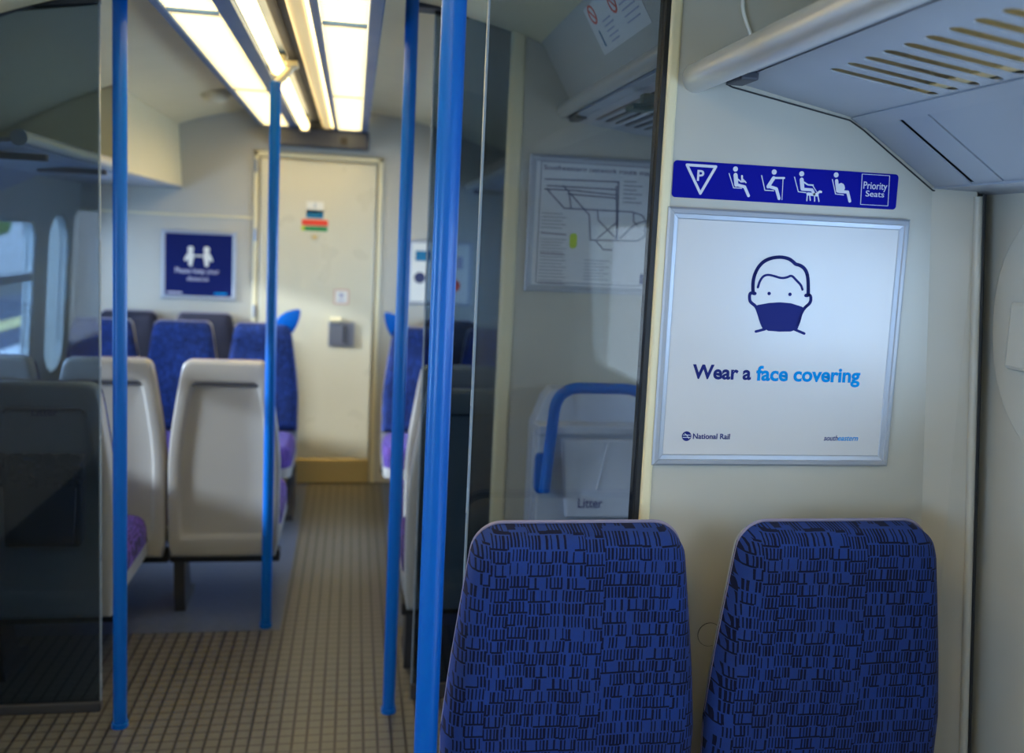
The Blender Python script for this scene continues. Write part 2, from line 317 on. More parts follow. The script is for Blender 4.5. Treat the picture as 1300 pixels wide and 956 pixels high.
ROUTES = [[(0.58, 1.693), (0.816, 1.697), (0.823, 1.518)], [(0.587, 1.673), (0.807, 1.673)], [(0.581, 1.662), (0.671, 1.663), (0.808, 1.656)], [(0.653, 1.651), (0.809, 1.646)], [(0.585, 1.664), (0.645, 1.606), (0.864, 1.606), (0.898, 1.598), (0.916, 1.577), (0.911, 1.545), (0.918, 1.536), (0.89, 1.515), (0.735, 1.511), (0.727, 1.589), (0.638, 1.676)], [(0.659, 1.651), (0.667, 1.607)], [(0.753, 1.601), (0.757, 1.575), (0.824, 1.515)], [(0.833, 1.522), (0.88, 1.569), (0.916, 1.58)], [(0.871, 1.606), (0.873, 1.575), (0.887, 1.563)], [(0.758, 1.518), (0.82, 1.572)], [(0.751, 1.511), (0.779, 1.483), (0.809, 1.483)], [(0.81, 1.684), (0.82, 1.521)]]
# ================================================================ the setting
def ceil_z(x): return 2.2 - 0.212 * abs(x + 0.15) ** 2.23
YE = 5.47; YB = -1.9
struct(link_mesh('floor', box(-1.75, 1.5, YB, YE + .1, -0.04, 0.0), M['floor'], anchor=(0, 0, 0)), 'dark tiled vinyl aisle between grey-blue carpeted seating areas')
prof = [(x / 20, ceil_z(x / 20)) for x in range(-34, 30)]
poly = prof + [(prof[-1][0], prof[-1][1] + .04)] + [(x, z + .04) for x, z in prof[::-1]]
struct(link_mesh('ceiling', prism_y(prof + [(x, z + .04) for x, z in prof[::-1]], YB, YE + .1), M['ceil'], smooth=True), 'arched cream carriage ceiling')
# right body side: leans out towards the floor
ey = Vector((-0.087, 0, 1)).normalized()
def rx(z): return 1.367 - 0.087 * z
mR = basis((1.367 + .016, 0, 0), (0, 1, 0), ey)
winR = [(0.30, 1.50, 1.215, 1.55, .165), (-1.4, 0.12, .88, 1.60, .08), (1.98, 2.6, .85, 1.6, .12), (3.25, 5.1, .85, 1.52, .08)]
struct(link_mesh('wall_right', plate([[(YB, -.02), (YE + .1, -.02), (YE + .1, 2.1), (YB, 2.1)]] + [rrect(a, b, c, d, r, 10) for a, b, c, d, r in winR], .03, mR), M['wall']), 'cream body side of the carriage beside the priority seats')
WB = [.10, .035, .035, .035]
for k, (a, b, c, d, r) in enumerate(winR):
    w = link_mesh('window_%d' % (k + 1), plate([rrect(a - WB[k], b + WB[k], c - WB[k], d + WB[k], r + WB[k] * .8, 10), rrect(a, b, c, d, r, 10)], .012, mR @ Matrix.Translation((0, 0, -.016)), bevel=.005), M['wall'], smooth=True)
    struct(w, 'rounded window surround in the cream body side')
    link_mesh('pane', plate([rrect(a - .01, b + .01, c - .01, d + .01, r, 10)], .005, mR @ Matrix.Translation((0, 0, .02))), M['window'], w)
    if k == 0:
        link_mesh('window_catch', box(1.228, 1.244, 1.47, 1.548, 1.30, 1.43, .008), M['wall'], w)
# left body side
ey2 = Vector((0.05, 0, 1)).normalized()
def lx(z): return -1.585 + 0.05 * z
mL = basis((-1.585 - .016, 0, 0), (0, -1, 0), ey2)
winL = [(3.05, 4.74, .80, 1.475, .07), (4.97, 5.265, .70, 1.515, .145), (-1.4, .3, .80, 1.55, .08), (1.76, 2.10, .85, 1.6, .12)]
struct(link_mesh('wall_left', plate([[(-YB, -.02), (-YE - .1, -.02), (-YE - .1, 2.1), (-YB, 2.1)]] + [rrect(-b, -a, c, d, r, 10) for a, b, c, d, r in winL], .03, mL), M['wall']), 'far side wall of the carriage with its windows')
for k, (a, b, c, d, r) in enumerate(winL):
    w = link_mesh('window_%d' % (k + 5), plate([rrect(-b - .03, -a + .03, c - .03, d + .03, r + .02, 10), rrect(-b, -a, c, d, r, 10)], .012, mL @ Matrix.Translation((0, 0, .016)), bevel=.004), M['wall'], smooth=True)
    struct(w, ['side window with a horizontal glazing bar, seen through the smoked screen', 'narrow round-topped window near the end wall', 'side window beside the camera', 'vestibule door window'][k])
    link_mesh('pane', plate([rrect(-b - .01, -a + .01, c - .01, d + .01, r, 10)], .005, mL @ Matrix.Translation((0, 0, -.02))), M['window'], w)
    if k == 0:
        link_mesh('glazing_bar', plate([rrect(-b - .01, -a + .01, 1.195, 1.235, .01)], .022, mL), M['alu'], w)
struct(link_mesh('wall_far', box(-1.75, 1.5, YE, YE + .06, 0, 2.3), M['wall']), 'cream end wall of the carriage with a door')
struct(link_mesh('wall_near', box(-1.75, 1.5, YB - .06, YB, 0, 2.3), M['wall']), 'cream wall closing the carriage behind the camera')
t = link_mesh('trim_1', box(-1.55, -.575, YE - .006, YE, 1.548, 1.560, .002, 1), M['trim']); struct(t, 'thin joint strip across the end wall left of the door')
# end door
d = link_mesh('door_1', box(-.535, .118, YE - .03, YE - .002, .15, 1.895, .006), M['doorcream']); struct(d, 'cream gangway door in the end wall with a metal kick plate')
link_mesh('kick_plate', box(-.535, .118, YE - .036, YE - .031, .005, .15, .002, 1), M['brass'], d)
fr = box(-.572, -.545, YE - .02, YE - .002, 0, 1.935, .005); box(.128, .155, YE - .02, YE - .002, 0, 1.935, .005, bm=fr); box(-.572, .155, YE - .02, YE - .002, 1.905, 1.935, .005, bm=fr)
link_mesh('door_frame', fr, M['trim'], d)
hb = bmesh.new()
for z in (.45, 1.02, 1.46, 1.85): tube([(-.56, YE - .026, z - .035), (-.56, YE - .026, z + .035)], .009, 12, hb)
link_mesh('hinge', hb, M['steel'], d)
lk = link_mesh('lock_plate', box(-.135, .015, YE - .042, YE - .031, .83, .975, .003), M['steel'], d)
link_mesh('latch', box(-.05, -.035, YE - .05, YE - .043, .85, .955, .003), M['dark'], lk)
link_mesh('door_knob', tube([(-.125, YE - .044, .985), (-.065, YE - .044, .985)], .017, 16), M['trim'], d)

# ---------------------------------------------------------------- outside the windows
struct(link_mesh('ground', box(-16, -1.8, -3, 62, -.30, -.125), M['ground']), 'ground outside the carriage')
o = tag(link_mesh('platform', box(-6.6, -2.3, -2, 45, -.12, -.02), M['platform']), 'grey station platform beyond the far side windows', 'platform'); pl = o
link_mesh('yellow_line', box(-4.98, -4.55, -2, 45, -.019, -.012), M['yellowline'], pl)
link_mesh('white_line', box(-3.9, -3.4, -2, 45, -.019, -.012), M['whiteline'], pl)
o = tag(link_mesh('station_building', box(-10.5, -9.5, 6, 60, -.12, 3.2), M['building']), 'pale building beyond the platform seen through the far windows', 'building')
for k in range(9): link_mesh('building_window', box(-9.52, -9.46, 8 + k * 5.2, 10.4 + k * 5.2, .9, 2.4, .02), M['platform'], o)
b = bmesh.new(); bmesh.ops.create_icosphere(b, subdivisions=4, radius=1)
for v in b.verts:
    n_ = noise.noise(v.co * 2.3) * .35 + noise.noise(v.co * 7) * .14; v.co *= 1 + n_
b.transform(Matrix.Translation((-8.1, 21.3, 1.9)) @ Matrix.Diagonal((.8, 1.0, 1.3, 1)))
tree = thing('tree', 'green tree beyond the platform seen through the side window', 'tree', (-8.1, 21.3, -.12))
link_mesh('foliage', b, M['leaf'], tree, True); link_mesh('trunk', tube([(-8.1, 21.3, -.12), (-8.1, 21.3, 1.0)], .12, 10), M['dark'], tree)

# ================================================================ ceiling lights
ZT = 2.085
tr = thing('light_trough', 'steel-blue metal trough carrying the lights along the ceiling', 'ceiling trough', (-.24, 1.8, 2.05))
bm = box(-.545, .062, -1.7, 5.36, 2.13, 2.20)
link_mesh('pan', bm, M['frameblue'], tr)
for nm, (a, b_) in {'outer_rail': (-.543, -.516), 'inner_rail': (-.376, -.322), 'inner_rail.001': (-.13, -.106), 'outer_rail.001': (.022, .060)}.items():
    link_mesh(nm.split('.')[0], box(a, b_, -1.7, 5.36, 2.068, 2.13, .004, 1), M['frameblue'], tr)
link_mesh('cable_channel', box(-.251, -.196, -1.7, 5.36, 2.10, 2.13, .003, 1), M['box'], tr)
link_mesh('channel_slot', box(-.226, -.219, -1.7, 5.36, 2.094, 2.10), M['black'], tr)
segs = [(-1.6, -.13), (-.11, 1.28), (1.30, 2.655), (2.70, 4.045), (4.075, 5.345)]
where = ['rearmost, behind the camera', 'above the camera', 'nearest in view at the top edge', 'long middle run', 'short run ending at the end wall box']
for side, (x0, x1) in {'left': (-.514, -.378), 'right': (-.104, .020)}.items():
    for (a, b_), wtxt in zip(segs, where):
        if b_ < 1.3: pass
        L = thing('ceiling_light_panel', f'louvred white light panel on the {side} of the ceiling trough, {wtxt}', 'ceiling light', ((x0 + x1) / 2, (a + b_) / 2, 2.075), 'louvred light panels in the ceiling')
        link_mesh('diffuser', box(x0, x1, a, b_, 2.084, 2.104, .002, 1), M['diff'], L)
        lv = bmesh.new(); y = a + .01
        while y < b_ - .005:
            box(x0, x1, y, y + .005, 2.072, 2.083, bm=lv); y += .026
        link_mesh('louvre', lv, M['louvre'], L)
        link_mesh('end_bar', box(x0, x1, b_ + .002, b_ + .016, 2.068, 2.11), M['frameblue'], L)
for k, (a, b_) in enumerate([(-1.6, .2), (.22, 1.9), (1.94, 3.50), (3.54, 5.3)]):
    T = thing('fluorescent_tube_light', f'warm glowing tube light beside the channel, {["behind the camera", "above the camera", "nearer one in view up to the pole bracket", "farther one beyond the pole bracket"][k]}', 'tube light', (-.287, (a + b_) / 2, 2.06), 'warm tube lights in the trough')
    link_mesh('tube', tube([(-.287, a + .03, 2.072), (-.287, b_ - .03, 2.072)], .024, 20), M['tube'], T, True)
    link_mesh('tube_holder', box(-.312, -.262, a, a + .03, 2.045, 2.125, .004), M['trim'], T)
    link_mesh('tube_holder', box(-.312, -.262, b_ - .03, b_, 2.045, 2.125, .004), M['trim'], T)
for k, (a, b_) in enumerate([(-1.6, 1.9), (1.94, 5.3)]):
    T = thing('covered_strip_light', f'cream covered strip light right of the channel, {["above the camera", "running to the end wall"][k]}', 'strip light', (-.163, (a + b_) / 2, 2.06), 'covered strip lights in the trough')
    link_mesh('cover', tube([(-.165, a, 2.095), (-.165, b_, 2.095)], .030, 20), M['tube2'], T, True)
    link_mesh('lit_edge', box(-.139, -.131, a, b_, 2.072, 2.088, .002, 1), M['tube'], T)
eb = thing('end_box', 'dark grey box closing the light trough at the end wall', 'equipment box', (-.2, 5.41, 1.968))
link_mesh('housing', box(-.478, .068, 5.365, 5.468, 1.968, 2.07, .008), M['box'], eb)
link_mesh('speaker_grille', box(-.09, -.055, 5.36, 5.366, 1.99, 2.03, .002, 1), M['black'], eb)
# dome detector
b = bmesh.new(); bmesh.ops.create_uvsphere(b, u_segments=24, v_segments=12, radius=1)
bmesh.ops.bisect_plane(b, geom=b.verts[:] + b.edges[:] + b.faces[:], plane_co=(0, 0, 0), plane_no=(0, 0, 1), clear_outer=True)
b.transform(Matrix.Translation((-.69, 4.76, ceil_z(-.69) - .008)) @ Matrix.Diagonal((.07, .07, .045, 1)))
dm = thing('ceiling_dome', 'small cream dome fixed to the ceiling left of the lights', 'smoke detector', (-.69, 4.76, 2.09))
link_mesh('dome', b, M['trim'], dm, True); link_mesh('base_ring', tube([(-.69, 4.76, ceil_z(-.69) - .012), (-.69, 4.76, ceil_z(-.69) + .012)], .08, 28), M['trim'], dm)

# ================================================================ near partition (behind the priority seats)
YP = 1.65
pn = thing('near_partition', 'cream partition wall with smoked glass behind the priority seats', 'partition', (.8, 1.68, 0))
def gapx(z): return 1.367 - 0.087 * z
def cornx(z): return 1.232 - 0.0725 * z
link_mesh('panel', prism_y([(.574, 0), (cornx(0), 0), (cornx(1.64), 1.64), (1.15, 1.75), (1.15, 2.02), (1.0, ceil_z(1.0)), (.8, ceil_z(.8) + .005), (.574, ceil_z(.574) + .005)], YP, YP + .035), M['wall'], pn)
# angled pillar strip between partition and body side
b = bmesh.new()
for z in (0, 1.64):
    s = .975
    b.verts.new((cornx(z), YP, z)); b.verts.new((gapx(z) * s - .012, YP * s, z * s + 1.5 * (1 - s))); b.verts.new((gapx(z) + .02, YP + .035, z)); b.verts.new((cornx(z), YP + .035, z))
v = b.verts[:]; b.faces.new(v[0:4]); b.faces.new(v[4:8][::-1])
for k in range(4): b.faces.new((v[k], v[(k + 1) % 4], v[4 + (k + 1) % 4], v[4 + k]))
link_mesh('corner_pillar', b, M['wall'], pn)
s = .975
link_mesh('pillar_edge_trim', tube([(gapx(z) * s - .012, YP * s - .003, z) for z in (0.0, 1.625)], .008, 14), M['wall'], pn, True)
link_mesh('gap_gasket', tube([(gapx(z) * s - .002, YP * s - .006, z) for z in (0.0, 1.63)], .0045, 10), M['black'], pn)
link_mesh('edge_trim', box(.5565, .578, YP - .006, YP + .04, 0, 2.16, .006, 3), M['trim'], pn)
link_mesh('glass_gasket', box(.5465, .5565, YP - .001, YP + .035, 0, 2.16, .001, 1), M['black'], pn)
link_mesh('glass_pane', box(.226, .547, YP + .008, YP + .016, .05, 2.15), M['glass'], pn)
link_mesh('glass_edge', box(.2215, .2260, YP + .007, YP + .017, .05, 2.15, .001, 1), M['glassedge'], pn)
link_mesh('bottom_panel', box(.2215, .5465, YP, YP + .03, 0, .05, .004), M['dark'], pn)
# round cover cap low on the wall
cp = link_mesh('cover_cap', plate([[(.719 + .0235 * math.cos(a), .737 + .0235 * math.sin(a)) for a in [2 * math.pi * k / 40 for k in range(40)]]], .002, FRONT(YP - .001)), M['wall'])
tag(cp, 'small round cream cap on the wall between the two priority seats', 'cover cap')
rg = plate([[(.719 + .0245 * math.cos(a), .737 + .0245 * math.sin(a)) for a in [2 * math.pi * k / 40 for k in range(40)]], [(.719 + .0236 * math.cos(a), .737 + .0236 * math.sin(a)) for a in [2 * math.pi * k / 40 for k in range(40)]]], .0012, FRONT(YP - .0006))
link_mesh('shadow_gap', rg, M['dark'], cp)

# ---------------------------------------------------------------- priority seats sign
ps = thing('priority_seats_sign', 'blue priority seats sign with white pictograms above the poster', 'sign', (.81, YP, 1.594))
ys = YP - .0012
link_mesh('sign_plate', plate([rrect(.5805, 1.0385, 1.5935, 1.6615, .007)], .0012, FRONT(YP - .0006)), M['signblue'], ps)
tri = TRI + TRI[:1]
link_mesh('priority_triangle', stroke(tri, .0050, ys, n=12), M['signwhite'], ps)
link_mesh('letter_p', text('P', .6275, 1.6265, .0135, .0195, ys, bold=.02), M['signwhite'], ps)
for d_ in PICTO:
    b = bmesh.new()
    for c, r in d_['disc']: disc(c, r * 1.35, ys, bm=b)
    for pts, w in d_['st']: stroke(pts, w * 1.3, ys, bm=b)
    link_mesh('pictogram', b, M['signwhite'], ps)
link_mesh('text_border', stroke(BOXR + BOXR[:1], .0010, ys), M['signwhite'], ps)
link_mesh('lettering', join(text('Priority', PTXT[0][0], PTXT[0][1] - .0005, PTXT[1][0] - PTXT[0][0], .0135, ys, bold=.004), text('Seats', PTXT[2][0], PTXT[2][1], PTXT[3][0] - PTXT[2][0], .0112, ys, bold=.004)), M['signwhite'], ps)

# ---------------------------------------------------------------- face covering poster
po = thing('face_covering_poster', 'white framed poster reading Wear a face covering on the partition wall', 'poster', (.82, YP, 1.083))
X0, X1, Z0, Z1, FW = .5735, 1.0675, 1.0835, 1.5755, .0215
yf = YP - .0115
def mitred(x0, x1, z0, z1, w, y0, y1, name, material, parent):
    """four mitred frame bars with a raised ridge"""
    for k, (a, c, ia, ic) in enumerate((((x0, z0), (x1, z0), (x1 - w, z0 + w), (x0 + w, z0 + w)), ((x1, z0), (x1, z1), (x1 - w, z1 - w), (x1 - w, z0 + w)),
                                        ((x1, z1), (x0, z1), (x0 + w, z1 - w), (x1 - w, z1 - w)), ((x0, z1), (x0, z0), (x0 + w, z0 + w), (x0 + w, z1 - w)))):
        q = [Vector(a), Vector(c), Vector(ia), Vector(ic)]
        cs = [(0, y1), (.0, y0 + .004), (.18, y0 + .001), (.5, y0), (.58, y0 + .0025), (.92, y0 + .004), (1, y0 + .006), (1, y1)]
        b = bmesh.new(); r0 = []; r1 = []
        g = .0004
        for s_, y in cs:
            p = q[0].lerp(q[3], s_); r = q[1].lerp(q[2], s_); d_ = (r - p).normalized() * g
            r0.append(b.verts.new((p.x + d_.x, y, p.y + d_.y))); r1.append(b.verts.new((r.x - d_.x, y, r.y - d_.y)))
        n = len(cs)
        for i in range(n): b.faces.new((r0[i], r0[(i + 1) % n], r1[(i + 1) % n], r1[i]))
        b.faces.new(r0); b.faces.new(r1[::-1])
        link_mesh(name, b, material, parent)
mitred(X0, X1, Z0, Z1, FW, yf, YP, 'frame_bar', M['alu'], po)
link_mesh('mitre_backing', plate([[(X0 + .002, Z0 + .002), (X1 - .002, Z0 + .002), (X1 - .002, Z1 - .002), (X0 + .002, Z1 - .002)]], .003, FRONT(YP - .0015)), M['dark'], po)
link_mesh('poster_sheet', box(X0 + FW - .001, X1 - FW + .001, YP - .0055, YP - .003, Z0 + FW - .001, Z1 - FW + .001), M['paper'], po)
yt = YP - .0055
b = bmesh.new()
for pts, w in FACE: stroke(smoothpts(pts) if len(pts) > 2 else pts, w * 1.3, yt, bm=b, n=10)
link_mesh('head_outline', b, M['navy'], po)
for c in EYES: link_mesh('eye', disc(c, .0034, yt), M['navy'], po)
mk = MASK
link_mesh('face_mask', plate([mk], .0007, FRONT(yt - .0002)), M['navy'], po)
link_mesh('headline_lettering', text('Wear a', .6435, 1.2535, .1195, .0270, yt, bold=.03), M['navy'], po)
link_mesh('headline_lettering', text('face covering', .7735, 1.2525, .2190, .0285, yt, bold=.03), M['sky'], po)
lg = link_mesh('rail_logo', disc((.6405, 1.1405), .0095, yt, n=32), M['navy'], po)
b = stroke([(.633, 1.1428), (.648, 1.1428)], .0012, yt - .0006); stroke([(.633, 1.1382), (.648, 1.1382)], .0012, yt - .0006, bm=b); stroke([(.6365, 1.1455), (.6400, 1.1428), (.6440, 1.1382), (.6455, 1.1360)], .0012, yt - .0006, bm=b)
link_mesh('logo_arrows', b, M['signwhite'], lg)
link_mesh('footer_lettering', text('National Rail', .6535, 1.1355, .0755, .0105, yt, bold=.015), M['navy'], po)
link_mesh('footer_lettering', text('south', .9265, 1.1345, .030, .0105, yt, bold=.005, shear=.3), M['navy'], po)
link_mesh('footer_lettering', text('eastern', .9570, 1.1345, .0430, .0088, yt, bold=.005, shear=.3), M['sky'], po)

# ================================================================ near luggage rack over the priority seats
rk = thing('luggage_rack', 'pale luggage rack with slotted underside above the priority seats', 'luggage rack', (.9, .4, 1.63))
def rail_poly(cx, cz, a, b_, n=28): return [(cx + a * math.cos(2 * math.pi * k / n), cz + b_ * math.sin(2 * math.pi * k / n)) for k in range(n)]
YR = -1.6
link_mesh('rail', prism_y(rail_poly(.612, 1.812, .026, .027), YR, YP - .001), M['rail'], rk, True)
link_mesh('rail_lip', prism_y([(.602, 1.79), (.640, 1.800), (.690, 1.815), (.690, 1.820), (.630, 1.812)], YR, YP - .001), M['panelgrey'], rk)
br = link_mesh('rail_bracket', box(.655, .690, 1.545, 1.612, 1.797, 1.814, .004), M['box'], rk)
eyv = Vector((.243, 0, -.048)).normalized()
mV = basis((.685, 0, 1.809), (0, 1, 0), eyv) @ Matrix.Translation((0, 0, -.003))
loops = [[(YR, .0), (1.646, .0), (1.646, .2475), (YR, .2475)]]
def slot(yL, yR, u0, u1, w):
    """stadium slot running from (yL,u0) to (yR,u1)"""
    a = Vector((yL, u0)); c = Vector((yR, u1)); d_ = (c - a).normalized(); n_ = Vector((-d_.y, d_.x)) * w / 2; out = []
    ang = math.atan2(n_.y, n_.x)
    for k in range(9): t_ = ang + math.pi * k / 8; out.append((a.x + w / 2 * math.cos(t_), a.y + w / 2 * math.sin(t_)))
    for k in range(9): t_ = ang + math.pi + math.pi * k / 8; out.append((c.x + w / 2 * math.cos(t_), c.y + w / 2 * math.sin(t_)))
    return out
for k in range(24):
    loops.append(slot(1.405 - .05 * k, 1.378 - .05 * k, (.762 - .685) * 1.02, (.908 - .685) * 1.02, .028))
link_mesh('slotted_panel', plate(loops, .003, mV), M['panelgrey'], rk)
# back lining of the rack above the slots (cream wall side)
link_mesh('upper_lining', prism_y([(.925, 1.785), (1.15, 1.86), (1.22, 2.0), (1.235, 2.0), (1.165, 1.84), (.93, 1.775)], YR, 1.60), M['trim'], rk)
link_mesh('joint_strip', prism_y([(.926, 1.7605), (.954, 1.7445), (.957, 1.749), (.929, 1.766)], YR, 1.646), M['panelgrey'], rk)
ey3 = Vector((1.116 - .955, 0, 1.638 - 1.744)).normalized(); ln = math.hypot(1.116 - .955, 1.638 - 1.744)
mC = basis((.955, 0, 1.744), (0, 1, 0), ey3) @ Matrix.Translation((0, 0, -.004))
for a, c in ((1.5375, 1.646), (1.4525, 1.5235), (.90, 1.4465), (.42, .897), (-.4, .417), (-1.6, -.403)):
    link_mesh('cove_panel', plate([[(a, 0), (c, 0), (c, ln), (a, ln)]], .003, mC), M['panelgrey'], rk)
link_mesh('cove_backing', plate([[(YR, -.01), (1.646, -.01), (1.646, ln + .01), (YR, ln + .01)]], .003, mC @ Matrix.Translation((0, 0, -.0055))), M['black'], rk)
link_mesh('ledge', prism_y([(1.114, 1.638), (1.24, 1.631), (1.24, 1.640), (1.116, 1.646)], YR, 1.646), M['panelgrey'], rk)
b = tube([(x, YP - .0015, z) for x, z in ((.672, 1.806), (.685, 1.801), (.926, 1.757), (.957, 1.740), (1.114, 1.635), (1.228, 1.629))], .0016, 8)
link_mesh('wall_joint', b, M['black'], rk)
# white cable above the rack
cb = link_mesh('cable', tube(smoothpts([Vector(p) for p in [(.690, YP - .006, 2.12), (.690, YP - .006, 1.955), (.693, YP - .006, 1.935), (.705, YP - .006, 1.908), (.722, YP - .006, 1.875), (.74, YP - .006, 1.845)]]), .0035, 10), M['lwhite'], None, True)
tag(cb, 'thin white cable running down the wall behind the rack rail', 'cable')

# ================================================================ far partition across the vestibule (right)
YQ = 2.83
pf = thing('vestibule_partition', 'cream partition wall across the vestibule, seen through the smoked glass', 'partition', (.8, YQ + .02, 0))
link_mesh('panel', prism_y([(.502, 0), (1.36, 0), (1.22, 1.7), (1.22, 1.95), (1.0, ceil_z(1.0)), (.502, ceil_z(.5))], YQ, YQ + .035), M['wall'], pf)
link_mesh('edge_trim', box(.455, .502, YQ - .006, YQ + .04, 0, 2.17, .012, 4), M['trim'], pf)
link_mesh('glass_pane', box(.225, .456, YQ + .008, YQ + .016, .05, 2.166), M['glassdark'], pf)
link_mesh('glass_edge', box(.2205, .225, YQ + .007, YQ + .017, .05, 2.166, .001, 1), M['glassedge'], pf)
link_mesh('glass_top_seal', box(.2205, .52, YQ + .002, YQ + .022, 2.160, 2.170), M['black'], pf)
link_mesh('header', box(.16, .56, YQ - .03, YQ + .05, 2.170, 2.21, .006), M['box'], pf)
link_mesh('bottom_panel', box(.2205, .455, YQ, YQ + .03, 0, .05, .004), M['dark'], pf)
# left screen
pl2 = thing('left_partition', 'dark smoked glass screen at the left beside the vestibule', 'partition', (-1.1, YQ + .02, 0))
link_mesh('glass_pane', box(-1.545, -.732, YQ + .008, YQ + .016, .03, 2.12), M['glassdark'], pl2)
link_mesh('glass_edge', box(-.732, -.7275, YQ + .007, YQ + .017, .03, 2.12, .001, 1), M['glassedge'], pl2)
link_mesh('bottom_rail', box(-1.56, -.7275, YQ - .003, YQ + .027, 0, .03, .004), M['dark'], pl2)
link_mesh('top_rail', prism_y([(-1.5, 1.99), (-1.2, 2.04), (-.95, 2.08), (-.7275, 2.11), (-.7275, ceil_z(-.7275)), (-.95, ceil_z(-.95)), (-1.2, ceil_z(-1.2)), (-1.5, ceil_z(-1.5))], YQ, YQ + .024), M['dark'], pl2)

# vestibule header: sloping panel, rail and underside between the two partitions
vh = thing('vestibule_header', 'sloping cream header panel with a tubular rail over the vestibule', 'header panel', (.9, 2.26, 1.7))
ec = Vector((.16, 0, -.27)).normalized(); mH = basis((.49, 0, 2.20), (0, 1, 0), ec)
link_mesh('sloping_panel', plate([[(1.69, .01), (YQ - .003, .01), (YQ - .003, .315), (1.69, .315)]], .008, mH @ Matrix.Translation((0, 0, -.005))), M['wall'], vh)
link_mesh('rail', prism_y(rail_poly(.628, 1.905, .021, .021), 1.69, YQ - .001), M['rail'], vh, True)
link_mesh('rail_lit_line', prism_y([(.655, 1.888), (.668, 1.886), (.668, 1.893), (.655, 1.895)], 1.69, YQ - .001), M['brass'], vh)  # orange light under the rail, painted as a brass-coloured strip
link_mesh('rail_bracket', box(.640, .672, 2.70, 2.80, 1.868, 1.888, .004), M['box'], vh)
link_mesh('underside', prism_y([(.64, 1.878), (.92, 1.842), (1.20, 1.785), (1.21, 1.80), (.925, 1.86), (.645, 1.893)], 1.69, YQ - .001), M['panelgrey'], vh)
b = bmesh.new()
for k in range(7): box(.70 + .03 * k, .712 + .03 * k, 1.9, 2.7, 1.8665 - .0039 * k, 1.8720 - .0039 * k, bm=b)
link_mesh('grille_ribs', b, M['dark'], vh)
rh = tag(link_mesh('release_handle', box(.64, .73, 2.14, 2.20, 1.822, 1.838, .007, 3), M['dgreen']), 'dark green handle under the header rail behind the near glass', 'handle')
link_mesh('handle_stem', box(.672, .70, 2.155, 2.185, 1.8385, 1.864, .003), M['dgreen'], rh)
# notices on the sloping panel
def notice(y0, y1, u0, u1, name, label):
    T = thing(name, label, 'notice', (.58, (y0 + y1) / 2, 2.0))
    mN = mH @ Matrix.Rotation(math.pi, 4, 'Z'); mN = basis(tuple(mH @ Vector((0, 0, .0005))), (0, -1, 0), -ec)
    link_mesh('sheet', plate([[(-y1, -u1), (-y0, -u1), (-y0, -u0), (-y1, -u0)]], .0008, basis(tuple(mH @ Vector((0, 0, -.0))), (0, -1, 0), -ec)), M['lwhite'], T)
    mm_ = basis(tuple(mH @ Vector((0, 0, -.0))), (0, -1, 0), -ec) @ Matrix.Translation((0, 0, .0006))
    return T, mm_
# (-Y reads left to right when seen from the camera side)
T, mm_ = notice(1.96, 2.34, .13, .255, 'safety_notice', 'white safety notice with red ring symbols on the sloping header panel')
for cy, cu in ((-2.29, -.155), (-2.13, -.165)):
    b = bmesh.new()
    pts = [(cy + .022 * math.cos(a), cu + .022 * math.sin(a)) for a in [2 * math.pi * k / 20 for k in range(21)]]
    stroke(pts, .006, 0, bm=b, m2=mm_); stroke([(cy - .015, cu + .015), (cy + .015, cu - .015)], .005, 0, bm=b, m2=mm_)
    link_mesh('prohibition_ring', b, M['red'], T)
b = bmesh.new()
for r in range(5): stroke([(-2.24, -.185 - r * .013), (-2.18 + .01 * (r % 2), -.185 - r * .013)], .004, 0, bm=b, m2=mm_)
link_mesh('text_block', b, M['dim'], T); b = bmesh.new()
for r in range(6): stroke([(-2.09, -.150 - r * .015), (-1.99 - .01 * (r % 2), -.150 - r * .015)], .004, 0, bm=b, m2=mm_)
link_mesh('text_block', b, M['dim'], T)
link_mesh('blue_mark', stroke([(-2.295, -.20), (-2.295, -.235)], .009, 0, m2=mm_), M['teal'], T)

# ---------------------------------------------------------------- route map poster
mp = thing('route_map', 'framed network route map on the far vestibule wall', 'poster', (.83, YQ, 1.3))
MX0, MX1, MZ0, MZ1 = .530, 1.12, 1.343, 1.768
mitred(MX0, MX1, MZ0, MZ1, .022, YQ - .011, YQ, 'frame_bar', M['alu'], mp)
link_mesh('map_sheet', box(MX0 + .02, MX1 - .02, YQ - .006, YQ - .001, MZ0 + .02, MZ1 - .02), M['mapwhite'], mp)
ym = YQ - .006
b = stroke([(.566, 1.747), (1.09, 1.747), (1.09, 1.372), (.566, 1.372), (.566, 1.747)], .0022, ym)
link_mesh('map_border', b, M['mapline'], mp)
b = bmesh.new()
for r in ROUTES: stroke(r, .0038, ym, bm=b)
ext = [[(.93, 1.60), (1.0, 1.58), (1.03, 1.52), (1.0, 1.47), (.92, 1.46)], [(.92, 1.53), (.97, 1.50), (.96, 1.44)]]
for r in ext: stroke(r, .0038, ym, bm=b)
link_mesh('route_lines', b, M['mapline'], mp)
link_mesh('map_title', text('Southeastern network route map', .5735, 1.7225, .352, .0145, ym, bold=.01), M['mapline'], mp)
b = bmesh.new()
for k in range(9):
    z = 1.453 - k * .0105
    stroke([(.575, z), (.66 - .02 * random.random(), z)], .0026, ym, bm=b)
link_mesh('text_block', b, M['mapgrey'], mp); b = bmesh.new()
for k in range(5): stroke([(.575, 1.588 - k * .011), (.64 + .012 * (k % 2), 1.588 - k * .011)], .0026, ym, bm=b)
link_mesh('text_block', b, M['mapgrey'], mp); b = bmesh.new()
for k in range(5): stroke([(.575, 1.508 - k * .0095), (.655 - .008 * (k % 3), 1.508 - k * .0095)], .0026, ym, bm=b)
